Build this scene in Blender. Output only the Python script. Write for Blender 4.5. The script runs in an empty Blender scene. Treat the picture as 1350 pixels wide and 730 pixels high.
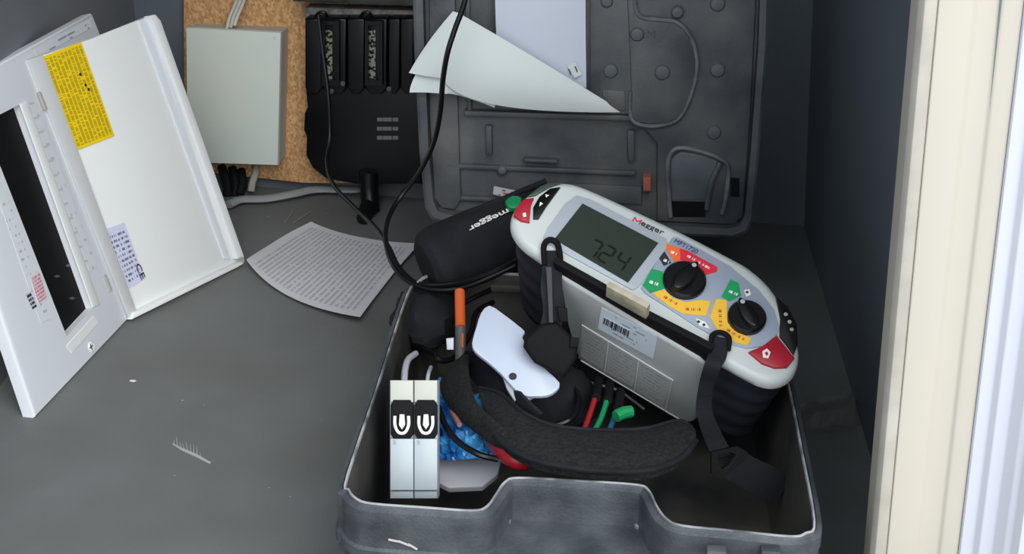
import bpy, bmesh, math, random
from math import radians, cos, sin, pi
from mathutils import Vector as V3, Matrix
random.seed(4)
SC = bpy.context.scene
COL = SC.collection
# ---------------- camera ----------------
F = 1800.0; TH = radians(24.2); ROLL = radians(1.2); HC = .677
_r0 = V3((1, 0, 0)); _d0 = V3((0, -sin(TH), -cos(TH))); FW = V3((0, cos(TH), -sin(TH)))
RT = _r0*cos(ROLL) - _d0*sin(ROLL); DN = _d0*cos(ROLL) + _r0*sin(ROLL)
CAM = V3((0, 0, HC))
cd = bpy.data.cameras.new('camera'); cam = bpy.data.objects.new('camera', cd); COL.objects.link(cam)
cd.sensor_fit = 'HORIZONTAL'; cd.sensor_width = 36; cd.lens = F/1350*36; cd.clip_start = .02
m = Matrix((RT, -DN, -FW)).transposed().to_4x4(); m.translation = CAM; cam.matrix_world = m
SC.camera = cam
# ---------------- light ----------------
W = bpy.data.worlds.new('sky'); SC.world = W; W.use_nodes = True
nt = W.node_tree; nt.nodes.clear()
wo = nt.nodes.new('ShaderNodeOutputWorld'); bg = nt.nodes.new('ShaderNodeBackground')
tc = nt.nodes.new('ShaderNodeTexCoord'); sx = nt.nodes.new('ShaderNodeSeparateXYZ'); rp = nt.nodes.new('ShaderNodeValToRGB')
nt.links.new(tc.outputs['Generated'], sx.inputs[0]); nt.links.new(sx.outputs['Z'], rp.inputs[0])
rp.color_ramp.elements[0].position = 0; rp.color_ramp.elements[0].color = (.56, .58, .62, 1)
rp.color_ramp.elements[1].position = .35; rp.color_ramp.elements[1].color = (.86, .94, 1.0, 1)
nt.links.new(rp.outputs[0], bg.inputs[0]); bg.inputs[1].default_value = 1.75
nt.links.new(bg.outputs[0], wo.inputs[0])
sun = bpy.data.lights.new('hazy_sun', 'SUN'); sun.energy = 2.0; sun.angle = radians(50); sun.color = (1, .97, .92)
so = bpy.data.objects.new('hazy_sun', sun); COL.objects.link(so)
so.rotation_euler = V3((-.30, .70, -.62)).to_track_quat('-Z', 'Y').to_euler(); so.location = (1, -1, 3)
SC.view_settings.view_transform = 'Standard'; SC.view_settings.look = 'None'
SC.view_settings.gamma = 1; SC.view_settings.use_curve_mapping = False
SC.view_settings.exposure = 0.22

# ---------------- geometry helpers ----------------
def ray(px, py): return (RT*(px-675) + DN*(py-365) + FW*F)/F
def Z(px, py, z=0.): v = ray(px, py); return CAM + v*((z-HC)/v.z)
def Y(px, py, y): v = ray(px, py); return CAM + v*(y/v.y)
def D(px, py, zc): return CAM + ray(px, py)*zc
def far_on_ray(px, py, P, L):
    v = ray(px, py); w = CAM - P; a = v.dot(v); b = 2*v.dot(w); c = w.dot(w) - L*L
    q = max(b*b-4*a*c, 0)
    return CAM + v*((-b+q**.5)/(2*a))
class Plane:
    def __init__(s, o, u, v):
        s.o = o.copy(); s.u = u.normalized(); s.n = s.u.cross(v).normalized(); s.v = s.n.cross(s.u)
    def px(s, x, y, off=0.):
        r = ray(x, y); t = (s.o + s.n*off - CAM).dot(s.n)/r.dot(s.n); return CAM + r*t
    def at(s, a, b, c=0.): return s.o + s.u*a + s.v*b + s.n*c
    def loc(s, p): q = p - s.o; return q.dot(s.u), q.dot(s.v), q.dot(s.n)
def lin(h):
    h = h.lstrip('#'); c = [int(h[i:i+2], 16)/255 for i in (0, 2, 4)]
    return tuple([(x/12.92 if x <= .04045 else ((x+.055)/1.055)**2.4) for x in c] + [1])
MATS = {}
def mat(name, col, rough=.5, spec=.5, metal=0., col2=None, nscale=20., bump=0., bscale=200., lo=.35, hi=.65, coat=0., alpha=None, trans=0., detail=6):
    if name in MATS: return MATS[name]
    m = bpy.data.materials.new(name); m.use_nodes = True; t = m.node_tree; b = t.nodes['Principled BSDF']
    b.inputs['Base Color'].default_value = lin(col); b.inputs['Roughness'].default_value = rough
    b.inputs['Specular IOR Level'].default_value = spec; b.inputs['Metallic'].default_value = metal
    b.inputs['Coat Weight'].default_value = coat
    if trans: b.inputs['Transmission Weight'].default_value = trans
    if alpha is not None: b.inputs['Alpha'].default_value = alpha
    c = t.nodes.new('ShaderNodeTexCoord')
    if col2:
        n = t.nodes.new('ShaderNodeTexNoise'); n.inputs['Scale'].default_value = nscale; n.inputs['Detail'].default_value = detail
        t.links.new(c.outputs['Object'], n.inputs['Vector'])
        r = t.nodes.new('ShaderNodeValToRGB'); r.color_ramp.elements[0].position = lo; r.color_ramp.elements[1].position = hi
        r.color_ramp.elements[0].color = lin(col); r.color_ramp.elements[1].color = lin(col2)
        t.links.new(n.outputs['Fac'], r.inputs[0]); t.links.new(r.outputs[0], b.inputs['Base Color'])
    if bump:
        n = t.nodes.new('ShaderNodeTexNoise'); n.inputs['Scale'].default_value = bscale; n.inputs['Detail'].default_value = 4
        t.links.new(c.outputs['Object'], n.inputs['Vector'])
        k = t.nodes.new('ShaderNodeBump'); k.inputs['Strength'].default_value = bump; k.inputs['Distance'].default_value = .001
        t.links.new(n.outputs['Fac'], k.inputs['Height']); t.links.new(k.outputs[0], b.inputs['Normal'])
    MATS[name] = m; return m
def N(t, op, a, b=None, c=None):
    n = t.nodes.new('ShaderNodeMath'); n.operation = op
    for i, x in enumerate((a, b, c)):
        if x is None: continue
        if isinstance(x, (int, float)): n.inputs[i].default_value = x
        else: t.links.new(x, n.inputs[i])
    return n.outputs[0]
def printmat(name, paper, ink, rows, chars, thr=.5, fill=.55, margin=.06, rough=.6, cols=0, strength=1., swap=False):
    """flat print: rows of tiny unreadable words on paper, driven by the UV map"""
    m = bpy.data.materials.new(name); m.use_nodes = True; t = m.node_tree; b = t.nodes['Principled BSDF']
    b.inputs['Roughness'].default_value = rough
    uv = t.nodes.new('ShaderNodeUVMap'); s = t.nodes.new('ShaderNodeSeparateXYZ'); t.links.new(uv.outputs[0], s.inputs[0])
    u, v = (s.outputs[1], s.outputs[0]) if swap else (s.outputs[0], s.outputs[1])
    vr = N(t, 'MULTIPLY', v, rows); fr = N(t, 'FRACT', vr); fl = N(t, 'FLOOR', vr)
    line = N(t, 'LESS_THAN', fr, fill)
    cb = t.nodes.new('ShaderNodeCombineXYZ'); t.links.new(N(t, 'MULTIPLY', u, chars), cb.inputs[0]); t.links.new(N(t, 'MULTIPLY', fl, 7.31), cb.inputs[1])
    no = t.nodes.new('ShaderNodeTexNoise'); no.inputs['Scale'].default_value = 1; no.inputs['Detail'].default_value = 2
    t.links.new(cb.outputs[0], no.inputs['Vector'])
    wd = N(t, 'GREATER_THAN', no.outputs['Fac'], thr)
    f = N(t, 'MULTIPLY', line, wd)
    for x in (u, v):
        f = N(t, 'MULTIPLY', f, N(t, 'GREATER_THAN', x, margin)); f = N(t, 'MULTIPLY', f, N(t, 'LESS_THAN', x, 1-margin))
    if cols:
        g = N(t, 'LESS_THAN', N(t, 'FRACT', N(t, 'MULTIPLY', u, cols)), .06); f = N(t, 'MAXIMUM', f, N(t, 'MULTIPLY', g, .7))
    f = N(t, 'MULTIPLY', f, strength)
    mx = t.nodes.new('ShaderNodeMix'); mx.data_type = 'RGBA'
    t.links.new(f, mx.inputs[0]); mx.inputs[6].default_value = lin(paper); mx.inputs[7].default_value = lin(ink)
    t.links.new(mx.outputs[2], b.inputs['Base Color']); return m

def thing(name, label, cat, loc, group=None):
    o = bpy.data.objects.new(name, None); COL.objects.link(o); o.location = loc; o.empty_display_size = .02
    o['label'] = label; o['category'] = cat
    if group: o['group'] = group
    return o
def rootloc(p):
    while p.parent: p = p.parent
    return p.location
def obj(name, bm, m, parent=None, label=None, cat=None, kind=None, group=None, smooth=35, loc=None):
    """bm is in world coordinates; linked as ONE mesh object"""
    me = bpy.data.meshes.new(name)
    bmesh.ops.recalc_face_normals(bm, faces=bm.faces) if not bm.get('keep') else None
    b = bm['bm']; b.normal_update(); 
    if parent is not None: base = rootloc(parent).copy()
    elif loc is not None: base = V3(loc)
    else:
        vs = [v.co for v in b.verts]; n = len(vs)
        base = V3((sum(v.x for v in vs)/n, sum(v.y for v in vs)/n, min(v.z for v in vs))) if kind != 'structure' else V3()
    b.transform(Matrix.Translation(-base))
    if smooth:
        for f in b.faces: f.smooth = True
    b.to_mesh(me); b.free()
    if smooth: me.set_sharp_from_angle(angle=radians(smooth))
    if isinstance(m, (list, tuple)):
        for x in m: me.materials.append(x)
    else: me.materials.append(m)
    o = bpy.data.objects.new(name, me); COL.objects.link(o)
    if parent is not None: o.parent = parent
    else: o.location = base
    if label: o['label'] = label
    if cat: o['category'] = cat
    if kind: o['kind'] = kind
    if group: o['group'] = group
    return o
class BM(dict):
    def __init__(s): super().__init__(); s['bm'] = bmesh.new(); s.b = s['bm']; s.keep = False
    @property
    def faces(s): return s.b.faces
_orig_recalc = bmesh.ops.recalc_face_normals
def _fix(b): _orig_recalc(b, faces=b.faces)
def obj2(name, B, *a, **k):
    if not B.keep: _fix(B.b)
    B['keep'] = True
    return obj(name, B, *a, **k)
O_ = obj2
def bevel(b, edges, w, seg=2):
    if w > 0: bmesh.ops.bevel(b, geom=edges, offset=w, offset_type='OFFSET', segments=seg, profile=.5, affect='EDGES', clamp_overlap=True)
def prism(B, pts, n, t, bw=0., seg=2, back=0., taper=1.):
    """pts: ring of world points (front), n outward; body goes -n*t"""
    b = B.b; c = sum(pts, V3())/len(pts)
    A = [b.verts.new(p) for p in pts]; K = [b.verts.new(c + (p-c)*taper - n*t) for p in pts]
    f1 = b.faces.new(A); f2 = b.faces.new(list(reversed(K))); L = len(pts); ff = [f1, f2]
    for i in range(L): ff.append(b.faces.new((A[i], K[i], K[(i+1) % L], A[(i+1) % L])))
    bmesh.ops.recalc_face_normals(b, faces=ff)
    if bw: bevel(b, list(f1.edges), bw, seg)
    return B
def box(B, o, ex, ey, ez, bw=0., seg=2):
    """o = corner; ex,ey,ez edge vectors"""
    b = B.b; vs = [b.verts.new(o + ex*i + ey*j + ez*k) for k in (0, 1) for j in (0, 1) for i in (0, 1)]
    idx = [(0, 2, 3, 1), (4, 5, 7, 6), (0, 1, 5, 4), (2, 6, 7, 3), (0, 4, 6, 2), (1, 3, 7, 5)]
    ff = [b.faces.new([vs[i] for i in q]) for q in idx]; bmesh.ops.recalc_face_normals(b, faces=ff)
    if bw: bevel(b, list({e for f in ff for e in f.edges}), bw, seg)
    return B
def catmull(P, k=8):
    if len(P) < 3: return list(P)
    Q = [P[0]*2-P[1]] + list(P) + [P[-1]*2-P[-2]]; out = []
    for i in range(1, len(Q)-2):
        a, b, c, d = Q[i-1:i+3]
        for j in range(k):
            t = j/k; out.append(((b*2) + (c-a)*t + (a*2-b*5+c*4-d)*t*t + (-a+b*3-c*3+d)*t**3)*.5)
    out.append(P[-1].copy()); return out
def smoothring(P, k=4):
    n = len(P); out = []
    for i in range(n):
        a, b, c, d = P[i-1], P[i], P[(i+1) % n], P[(i+2) % n]
        for j in range(k):
            t = j/k; out.append(((b*2) + (c-a)*t + (a*2-b*5+c*4-d)*t*t + (-a+b*3-c*3+d)*t**3)*.5)
    return out
def tube(B, P, r, seg=10, k=8, caps=True, flat=None):
    """round tube along catmull path; r scalar or list per control point; flat=(vector,scale)"""
    b = B.b; C = catmull(P, k); n = len(C)
    R = []
    for i in range(n):
        if isinstance(r, (list, tuple)):
            x = i/(n-1)*(len(r)-1); j = min(int(x), len(r)-2); R.append(r[j] + (r[j+1]-r[j])*(x-j))
        else: R.append(r)
    up = V3((0.13, 0.31, 1)).normalized(); rings = []; pn = None
    for i in range(n):
        tdir = (C[min(i+1, n-1)] - C[max(i-1, 0)]).normalized()
        if pn is None: pn = (up - tdir*up.dot(tdir)).normalized()
        else: pn = (pn - tdir*pn.dot(tdir)).normalized()
        q = tdir.cross(pn)
        rg = []
        for s in range(seg):
            a = 2*pi*s/seg; o = (pn*cos(a) + q*sin(a))*R[i]
            if flat: o = o - flat[0]*o.dot(flat[0])*(1-flat[1])
            rg.append(b.verts.new(C[i] + o))
        rings.append(rg)
    for i in range(n-1):
        for s in range(seg): b.faces.new((rings[i][s], rings[i][(s+1) % seg], rings[i+1][(s+1) % seg], rings[i+1][s]))
    if caps: b.faces.new(list(reversed(rings[0]))); b.faces.new(rings[-1])
    return B
def lathe(B, o, ax, prof, seg=28, ref=None):
    """prof: list of (radius, height)"""
    b = B.b; ax = ax.normalized(); r = (ref or V3((.3, .2, 1))); u = (r - ax*r.dot(ax)).normalized(); v = ax.cross(u); rings = []
    for R, h in prof:
        if R < 1e-6: rings.append([b.verts.new(o + ax*h)])
        else: rings.append([b.verts.new(o + ax*h + (u*cos(2*pi*s/seg) + v*sin(2*pi*s/seg))*R) for s in range(seg)])
    for A, K in zip(rings, rings[1:]):
        for s in range(seg):
            q = [A[s % len(A)], A[(s+1) % len(A)], K[(s+1) % len(K)], K[s % len(K)]]
            q = list(dict.fromkeys(q))
            if len(q) > 2: b.faces.new(q)
    for R in (rings[0], rings[-1]):
        if len(R) > 1: b.faces.new(R)
    return B
def strip(B, A, K, t, k=8, m=6, crown=0., up=None):
    """thick band between two edge curves"""
    b = B.b; A = catmull(A, k); K = catmull(K, k); n = len(A); g = []
    nrm = []
    for i in range(n):
        tg = (A[min(i+1, n-1)]+K[min(i+1, n-1)]-A[max(i-1, 0)]-K[max(i-1, 0)]); w = K[i]-A[i]
        q = tg.cross(w).normalized()
        if nrm and q.dot(nrm[-1]) < 0: q = -q
        nrm.append(q)
    if nrm[n//2].dot(up or -FW) < 0: nrm = [-q for q in nrm]
    for side in (0, 1):
        rows = []
        for i in range(n):
            rows.append([b.verts.new(A[i].lerp(K[i], j/m) + nrm[i]*((crown*sin(pi*j/m)**.5 if side == 0 else -t) )) for j in range(m+1)])
        g.append(rows)
    T, U = g
    for i in range(n-1):
        for j in range(m):
            b.faces.new((T[i][j], T[i+1][j], T[i+1][j+1], T[i][j+1])); b.faces.new((U[i][j], U[i][j+1], U[i+1][j+1], U[i+1][j]))
        b.faces.new((T[i][0], U[i][0], U[i+1][0], T[i+1][0])); b.faces.new((T[i][m], T[i+1][m], U[i+1][m], U[i][m]))
    for i in (0, n-1):
        for j in range(m): b.faces.new((T[i][j], T[i][j+1], U[i][j+1], U[i][j]))
    return B
def patch(B, G, n=14, t=.0004, wob=0., crum=0.):
    """G: 3x3 world control points -> quadratic patch with UVs and real thickness"""
    b = B.b; uvl = b.loops.layers.uv.verify()
    def q(P, s): return P[0]*(2*(s-.5)*(s-1)) + P[1]*(4*s*(1-s)) + P[2]*(2*s*(s-.5))
    def pt(s, r): return q([q(G[i], s) for i in range(3)], r)
    def mk(off):
        R = []
        for j in range(n+1):
            row = []
            for i in range(n+1):
                s, r = i/n, j/n; e = .01
                p = pt(s, r); du = pt(s+e, r)-pt(s-e, r); dv = pt(s, r+e)-pt(s, r-e); nn = du.cross(dv).normalized()
                if nn.dot(FW) > 0: nn = -nn
                if crum: from mathutils import noise; nn = nn; p = p + nn*crum*abs(noise.noise(V3((s*5, r*6, .3)))) + nn*crum*.5*noise.noise(V3((s*14+r*5, r*11, 2)))
                row.append(b.verts.new(p + nn*(off + wob*sin(5*s+3*r)*sin(7*r+s))))
            R.append(row)
        return R
    T, U = mk(0), mk(-t)
    def quad(vs, uv):
        f = b.faces.new(vs)
        for l, c in zip(f.loops, uv): l[uvl].uv = c
    for j in range(n):
        for i in range(n):
            uv = [(i/n, 1-j/n), ((i+1)/n, 1-j/n), ((i+1)/n, 1-(j+1)/n), (i/n, 1-(j+1)/n)]
            quad((T[j][i], T[j][i+1], T[j+1][i+1], T[j+1][i]), uv)
            quad((U[j][i], U[j+1][i], U[j+1][i+1], U[j][i+1]), [(0, 0)]*4)
    for i in range(n):
        for a, c in (((0, i), (0, i+1)), ((n, i), (n, i+1)), ((i, 0), (i+1, 0)), ((i, n), (i+1, n))):
            quad((T[a[0]][a[1]], T[c[0]][c[1]], U[c[0]][c[1]], U[a[0]][a[1]]), [(0, 0)]*4)
    return B
def quadlabel(B, a, b_, c, d, t=.0003):
    """flat label a=TL b=TR c=BR d=BL"""
    mid = lambda p, q: (p+q)*.5
    return patch(B, [[a, mid(a, b_), b_], [mid(a, d), (a+b_+c+d)*.25, mid(b_, c)], [d, mid(d, c), c]], n=2, t=t)
def text(name, s, pl, p0, p1, hgt, m, parent, off=.0006, flip=False, bold=0.):
    """letters as thin raised geometry on a plane, from world point p0 to p1 (baseline)"""
    cu = bpy.data.curves.new(name, 'FONT'); cu.body = s; cu.extrude = .02; cu.offset = bold
    o = bpy.data.objects.new(name, cu); COL.objects.link(o); dg = bpy.context.evaluated_depsgraph_get(); dg.update()
    me = bpy.data.meshes.new_from_object(o.evaluated_get(dg)); bpy.data.objects.remove(o); bpy.data.curves.remove(cu)
    xs = [v.co.x for v in me.vertices]; ys = [v.co.y for v in me.vertices]
    x0, x1, y0, y1 = min(xs), max(xs), min(ys), max(ys)
    d = p1-p0; n = pl.n; e = d.normalized(); w = n.cross(e)
    B = BM(); B.b.from_mesh(me); bpy.data.meshes.remove(me)
    for v in B.b.verts:
        x = (v.co.x-x0)/(x1-x0)*d.length; y = (v.co.y-y0)/(y1-y0)*hgt; z = v.co.z*.01
        v.co = p0 + e*x + w*y + n*(off+z)
    B.keep = True
    return O_(name, B, m, parent, smooth=0)
def P3(pl, L, off=0.): return [pl.px(x, y, off) for x, y in L]

# ---------------- materials ----------------
M_floor = mat('floor_grey', '#6e7173', .62, .35, col2='#656664', nscale=9, bump=.25, bscale=350, lo=.3, hi=.7)
M_wall = mat('wall_grey', '#5c656d', .55, .4, col2='#646c72', nscale=6, bump=.12, bscale=500)
M_case = mat('case_plastic', '#383c42', .5, .5, col2='#585c61', nscale=38, bump=.5, bscale=420, lo=.34, hi=.78, detail=12)
M_lidp = mat('case_lid_plastic', '#3a3f46', .5, .5, col2='#6c6c6b', nscale=13, bump=.35, bscale=380, lo=.38, hi=.78, detail=12)
M_edge = mat('worn_case_edge', '#b0b3b6', .35, .6, col2='#55585c', nscale=30, lo=.42, hi=.66)
M_bead0 = mat('rim_ridge', '#565b60', .5, col2='#7c7f83', nscale=60)
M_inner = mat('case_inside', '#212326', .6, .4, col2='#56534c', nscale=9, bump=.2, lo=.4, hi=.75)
M_black = mat('black_plastic', '#0b0c0f', .36, .4, bump=.05)
M_blackm = mat('black_matte', '#0c0d10', .75, .2, bump=.2)
M_rub = mat('black_rubber', '#2a2c36', .5, .4, bump=.2, bscale=500)
M_fab = mat('black_fabric', '#17181c', .85, .25, bump=.8, bscale=700, col2='#212329', nscale=30)
M_mesh = mat('mesh_padding', '#1c1d1e', .9, .2, bump=1.0, bscale=1100, col2='#2b2c2d', nscale=300, detail=2)
M_white = mat('white_abs', '#e8ebec', .38, .5)
M_whiteb = mat('white_abs_plate', '#dadfe5', .4, .5)
M_strip = mat('hinge_grey', '#c5c8ca', .45, .5)
M_paper = mat('white_paper', '#d6dedd', .7, .3, bump=.1, bscale=60)
M_paperb = mat('sleeve_paper', '#ccd3e2', .45, .5)
M_gold = mat('gold_clip', '#b7b09c', .5, .5, col2='#8f8874', nscale=60)
M_bezel = mat('tester_bezel', '#c3c9c8', .4, .5, bump=.05)
M_panelg = mat('tester_panel', '#9aa3b4', .5, .4)
M_frameg = mat('lcd_surround', '#a9b1ba', .35, .5)
M_flap = mat('tester_flap', '#a9adad', .5, .4, col2='#a0a4a3', nscale=25, bump=.08)
M_lcd = mat('lcd_glass', '#343c36', .12, .5)
M_seg = mat('lcd_segment', '#161b18', .3)
M_red = mat('red_panel', '#a5202f', .35, .5); M_redm = mat('red_print', '#d6283e', .5); M_org = mat('orange_print', '#ee6b34', .5)
M_grn = mat('green_print', '#12965a', .5); M_yel = mat('amber_print', '#efbd3c', .5); M_ink = mat('dark_ink', '#23262c', .6)
M_wink = mat('white_ink', '#e8e8e4', .6); M_rink = mat('red_ink', '#c8324a', .6); M_bink = mat('blue_ink', '#3b4678', .6)
M_orp = mat('orange_plastic', '#d6632f', .4); M_gryp = mat('grey_plastic', '#55565a', .5); M_lgry = mat('light_grey_cable', '#8f9698', .5)
M_redp = mat('red_plastic', '#9c1c26', .35); M_grnp = mat('green_plastic', '#128a55', .4); M_blup = mat('teal_plastic', '#1f5f78', .4)
M_jb = mat('junction_box_face', '#dadfd5', .45, .4, col2='#d0dbd6', nscale=5); M_jbs = mat('junction_box_side', '#b0b2ad', .5)
M_mcb = mat('breaker_white', '#a8b2b9', .35, .5); M_mcbb = mat('breaker_head', '#b1b3aa', .5)
M_blue = mat('blue_bag', '#1558a8', .22, .6, col2='#4aa0dc', nscale=35, lo=.4, hi=.6, bump=.8, bscale=60)
M_card = mat('grey_white_card', '#aeb0b8', .5)
M_cream = mat('cream_jamb', '#bcb6a9', .45, .4, col2='#b7b2a6', nscale=6); M_beige = mat('beige_edge', '#b1aca2', .6, col2='#a19c93', nscale=30)
M_upvc = mat('white_upvc', '#c6c8d2', .35, .5)
def chip():
    m = mat('chipboard', '#b07f51', .85, .2, bump=.5, bscale=250); t = m.node_tree; b = t.nodes['Principled BSDF']
    c = t.nodes.new('ShaderNodeTexCoord'); v = t.nodes.new('ShaderNodeTexVoronoi'); v.inputs['Scale'].default_value = 420
    mp = t.nodes.new('ShaderNodeMapping'); mp.inputs['Scale'].default_value = (1, 1, .6); t.links.new(c.outputs['Object'], mp.inputs[0]); t.links.new(mp.outputs[0], v.inputs['Vector'])
    r = t.nodes.new('ShaderNodeValToRGB'); r.color_ramp.elements[0].color = lin('#b08256'); r.color_ramp.elements[1].color = lin('#dbb07f')
    s = t.nodes.new('ShaderNodeSeparateColor'); t.links.new(v.outputs['Color'], s.inputs[0]); t.links.new(s.outputs[0], r.inputs[0]); t.links.new(r.outputs[0], b.inputs['Base Color']); return m
M_chip = chip()
def slotmat():
    return mat('tarnished_metal', '#15161a', .35, .5, .6, col2='#a8a59a', nscale=240, lo=.46, hi=.52, detail=2)
M_slot = slotmat()

# ---------------- setting ----------------
B = BM(); box(B, V3((-.53, .40, -.03)), V3((1.1, 0, 0)), V3((0, 1.45, 0)), V3((0, 0, .03))); O_('floor', B, M_floor, kind='structure', smooth=0)
w0 = V3((-.53, 1.8225, 0)); w1 = V3((.60, 1.662, 0)); wd = (w1-w0)
B = BM(); box(B, w0, wd, V3((0, 0, 1.2)), V3((0, .02, 0))); O_('wall_back', B, M_wall, kind='structure', smooth=0)
M_wallL = mat('wall_left_grey', '#6f7379', .5, .4, col2='#7a8088', nscale=3, bump=.12, bscale=500)
B = BM(); box(B, V3((-.516, .55, 0)), V3((0, 1.28, 0)), V3((0, 0, 1.2)), V3((-.02, 0, 0))); O_('wall_left', B, M_wallL, kind='structure', smooth=0)
# right wall, measured on the ground line and the back corner
r0 = V3((.388, 1.692, 0)); r1 = V3((.318, .80, 0)); up = (Y(1072, 0, 1.692) - r0); up = V3((up.x/up.z, 0, 1))*1.2
B = BM(); box(B, r0, (r1-r0), up, V3((.02, 0, 0))); O_('wall_right', B, M_wall, kind='structure', smooth=0)
B = BM(); box(B, V3((-.54, .80, 1.2)), V3((1.4, 0, 0)), V3((0, 1.03, 0)), V3((0, 0, .02))); O_('ceiling', B, M_wall, kind='structure', smooth=0)
# door jamb and white door frame: profiles run up a slightly leaning post
def profile(name, prof, m, z0=-.02, z1=1.2):
    a = Y(1150, 730, .80); c = Y(1215, 0, .80); d = (c-a)/(c.z-a.z)
    B = BM(); b = B.b
    lo = [b.verts.new(a + d*(z0-a.z) + V3((x, y, 0))) for x, y in prof]; hi = [b.verts.new(a + d*(z1-a.z) + V3((x, y, 0))) for x, y in prof]
    n = len(prof)
    for i in range(n): b.faces.new((lo[i], lo[(i+1) % n], hi[(i+1) % n], hi[i]))
    b.faces.new(lo); b.faces.new(hi)
    bevel(b, [e for e in b.edges if abs((e.verts[0].co-e.verts[1].co).z) > .5], .0012, 2)
    return O_(name, B, m, kind='structure')
profile('trim_1', [(.002, .0), (.0, .008), (.010, .03), (.010, .0)], M_beige)
profile('trim_2', [(.0101, -.001), (.0101, .06), (.060, .06), (.060, -.001), (.048, -.001), (.046, .0015), (.034, .0015), (.030, -.001)], M_cream)
profile('trim_3', [(.0602, -.004), (.0602, .08), (.20, .08), (.20, -.03), (.090, -.03), (.088, -.022), (.084, -.020), (.080, -.010), (.071, -.010), (.069, -.004)], M_upvc)

# ---------------- consumer unit cover, leaning on the left wall ----------------
A_, B_ = Z(48, 550), Z(168, 425); T_ = D(35, 78, 1.40); E_ = Z(250, 337)
PL = Plane(B_, E_-A_, T_-B_)
if PL.n.dot(FW) > 0: PL.n = -PL.n
cover = thing('consumer_unit_cover', 'white plastic fuse board cover with its door swung open, propped on the left wall', 'cover', (A_+B_)*.5)
def frame(B, O, I, n, t):
    b = B.b; k = len(O)
    Of = [b.verts.new(p) for p in O]; If = [b.verts.new(p) for p in I]; Ob = [b.verts.new(p-n*t) for p in O]; Ib = [b.verts.new(p-n*t) for p in I]
    for i in range(k):
        j = (i+1) % k
        b.faces.new((Of[i], Of[j], If[j], If[i])); b.faces.new((Ob[i], Ib[i], Ib[j], Ob[j])); b.faces.new((Of[i], Ob[i], Ob[j], Of[j])); b.faces.new((If[i], If[j], Ib[j], Ib[i]))
    return [Of, If]
B = BM(); rings = frame(B, P3(PL, [(-92, 133), (122, 17), (250, 337), (48, 550)]), P3(PL, [(-22, 162), (27, 137), (123, 405), (88, 443)]), PL.n, .014)
_fix(B.b); of = rings[0]; bevel(B.b, [e for e in B.b.edges if e.verts[0] in of and e.verts[1] in of], .004, 3)
O_('front_plate', B, M_whiteb, cover)
B = BM(); prism(B, P3(PL, [(-24, 160), (29, 134), (126, 406), (89, 447)], -.009), PL.n, .002); O_('window_shadow_panel', B, mat('window_shadow_dark', '#0c0d0e', .6, .15, col2='#121314', nscale=8), cover, label='added dark panel standing in for the shade behind the open module window', smooth=0)  # added panel, coloured near black for the shade seen through the open window
for x, y in ((90, 350), (75, 364), (95, 393)):
    B = BM(); prism(B, P3(PL, [(x-4, y), (x, y-2), (x+5, y), (x, y+2)], -.0085), PL.n, .0003); O_('dust_fleck', B, M_gryp, cover, smooth=0)
# raised rail beside the window and row of way marks
B = BM(); prism(B, P3(PL, [(27, 137), (36, 133), (132, 401), (123, 405)], .0015), PL.n, .0015, .0005); O_('window_rail', B, M_white, cover)
for i in range(12):
    s = i/11; x = 41 + (112-41)*s; y = 137 + (345-137)*s
    B = BM(); prism(B, P3(PL, [(x-3, y-1.5), (x+3, y-3), (x+4, y), (x-2, y+1.5)], .0008), PL.n, .0008); O_('way_mark', B, M_strip, cover, smooth=0)
B = BM(); quadlabel(B, *P3(PL, [(38, 138), (48, 134), (128, 352), (118, 357)], .0006)); O_('way_numbers', B, printmat('way_numbers', 'dadfe5', '9aa1aa', 12, 3, .54, .22, .0, strength=.5), cover, smooth=0)
PB = printmat('left_print', 'dadfe5', '808896', 16, 4, .56, .3, .02, strength=.6)
B = BM(); quadlabel(B, *P3(PL, [(-2, 262), (10, 257), (66, 420), (54, 426)], .0006)); O_('circuit_labels', B, PB, cover, smooth=0)
B = BM(); quadlabel(B, *P3(PL, [(40, 366), (52, 358), (62, 392), (51, 400)], .0009)); O_('warning_sticker', B, printmat('pink_print', 'dcc6cd', 'c97f92', 8, 8, .45, .6, .02), cover, label='small pink printed sticker', smooth=0)
B = BM(); quadlabel(B, *P3(PL, [(34, 388), (40, 384), (49, 404), (43, 408)], .0009)); O_('switch_sticker', B, printmat('dark_print', 'b9c0cb', '2c3038', 4, 5, .4, .6, .02), cover, smooth=0)
B = BM(); prism(B, P3(PL, [(88, 456), (124, 416), (130, 425), (95, 465)], .0008), PL.n, .0008); O_('blank_plate', B, M_white, cover, smooth=0)
B = BM(); lathe(B, PL.px(120, 457), PL.n, [(.0055, 0), (.0055, .0012), (.0045, .002), (0, .002)], 20)
sc = O_('cover_screw', B, M_white, cover)
B = BM(); box(B, PL.px(120, 457, .0021)-PL.u*.0035-PL.v*.0006, PL.u*.007, PL.v*.0012, PL.n*.0003); box(B, PL.px(120, 457, .0021)-PL.v*.0035-PL.u*.0006, PL.v*.007, PL.u*.0012, PL.n*.0003); O_('screw_slot', B, M_ink, sc, smooth=0)
# small print on the strip above the door
B = BM(); quadlabel(B, *P3(PL, [(45, 66), (118, 26), (122, 36), (50, 76)], .0006)); O_('top_print', B, printmat('top_print', 'dadfe5', '6d7686', 2, 6, .56, .5, .05, strength=.7), cover, smooth=0)
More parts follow.
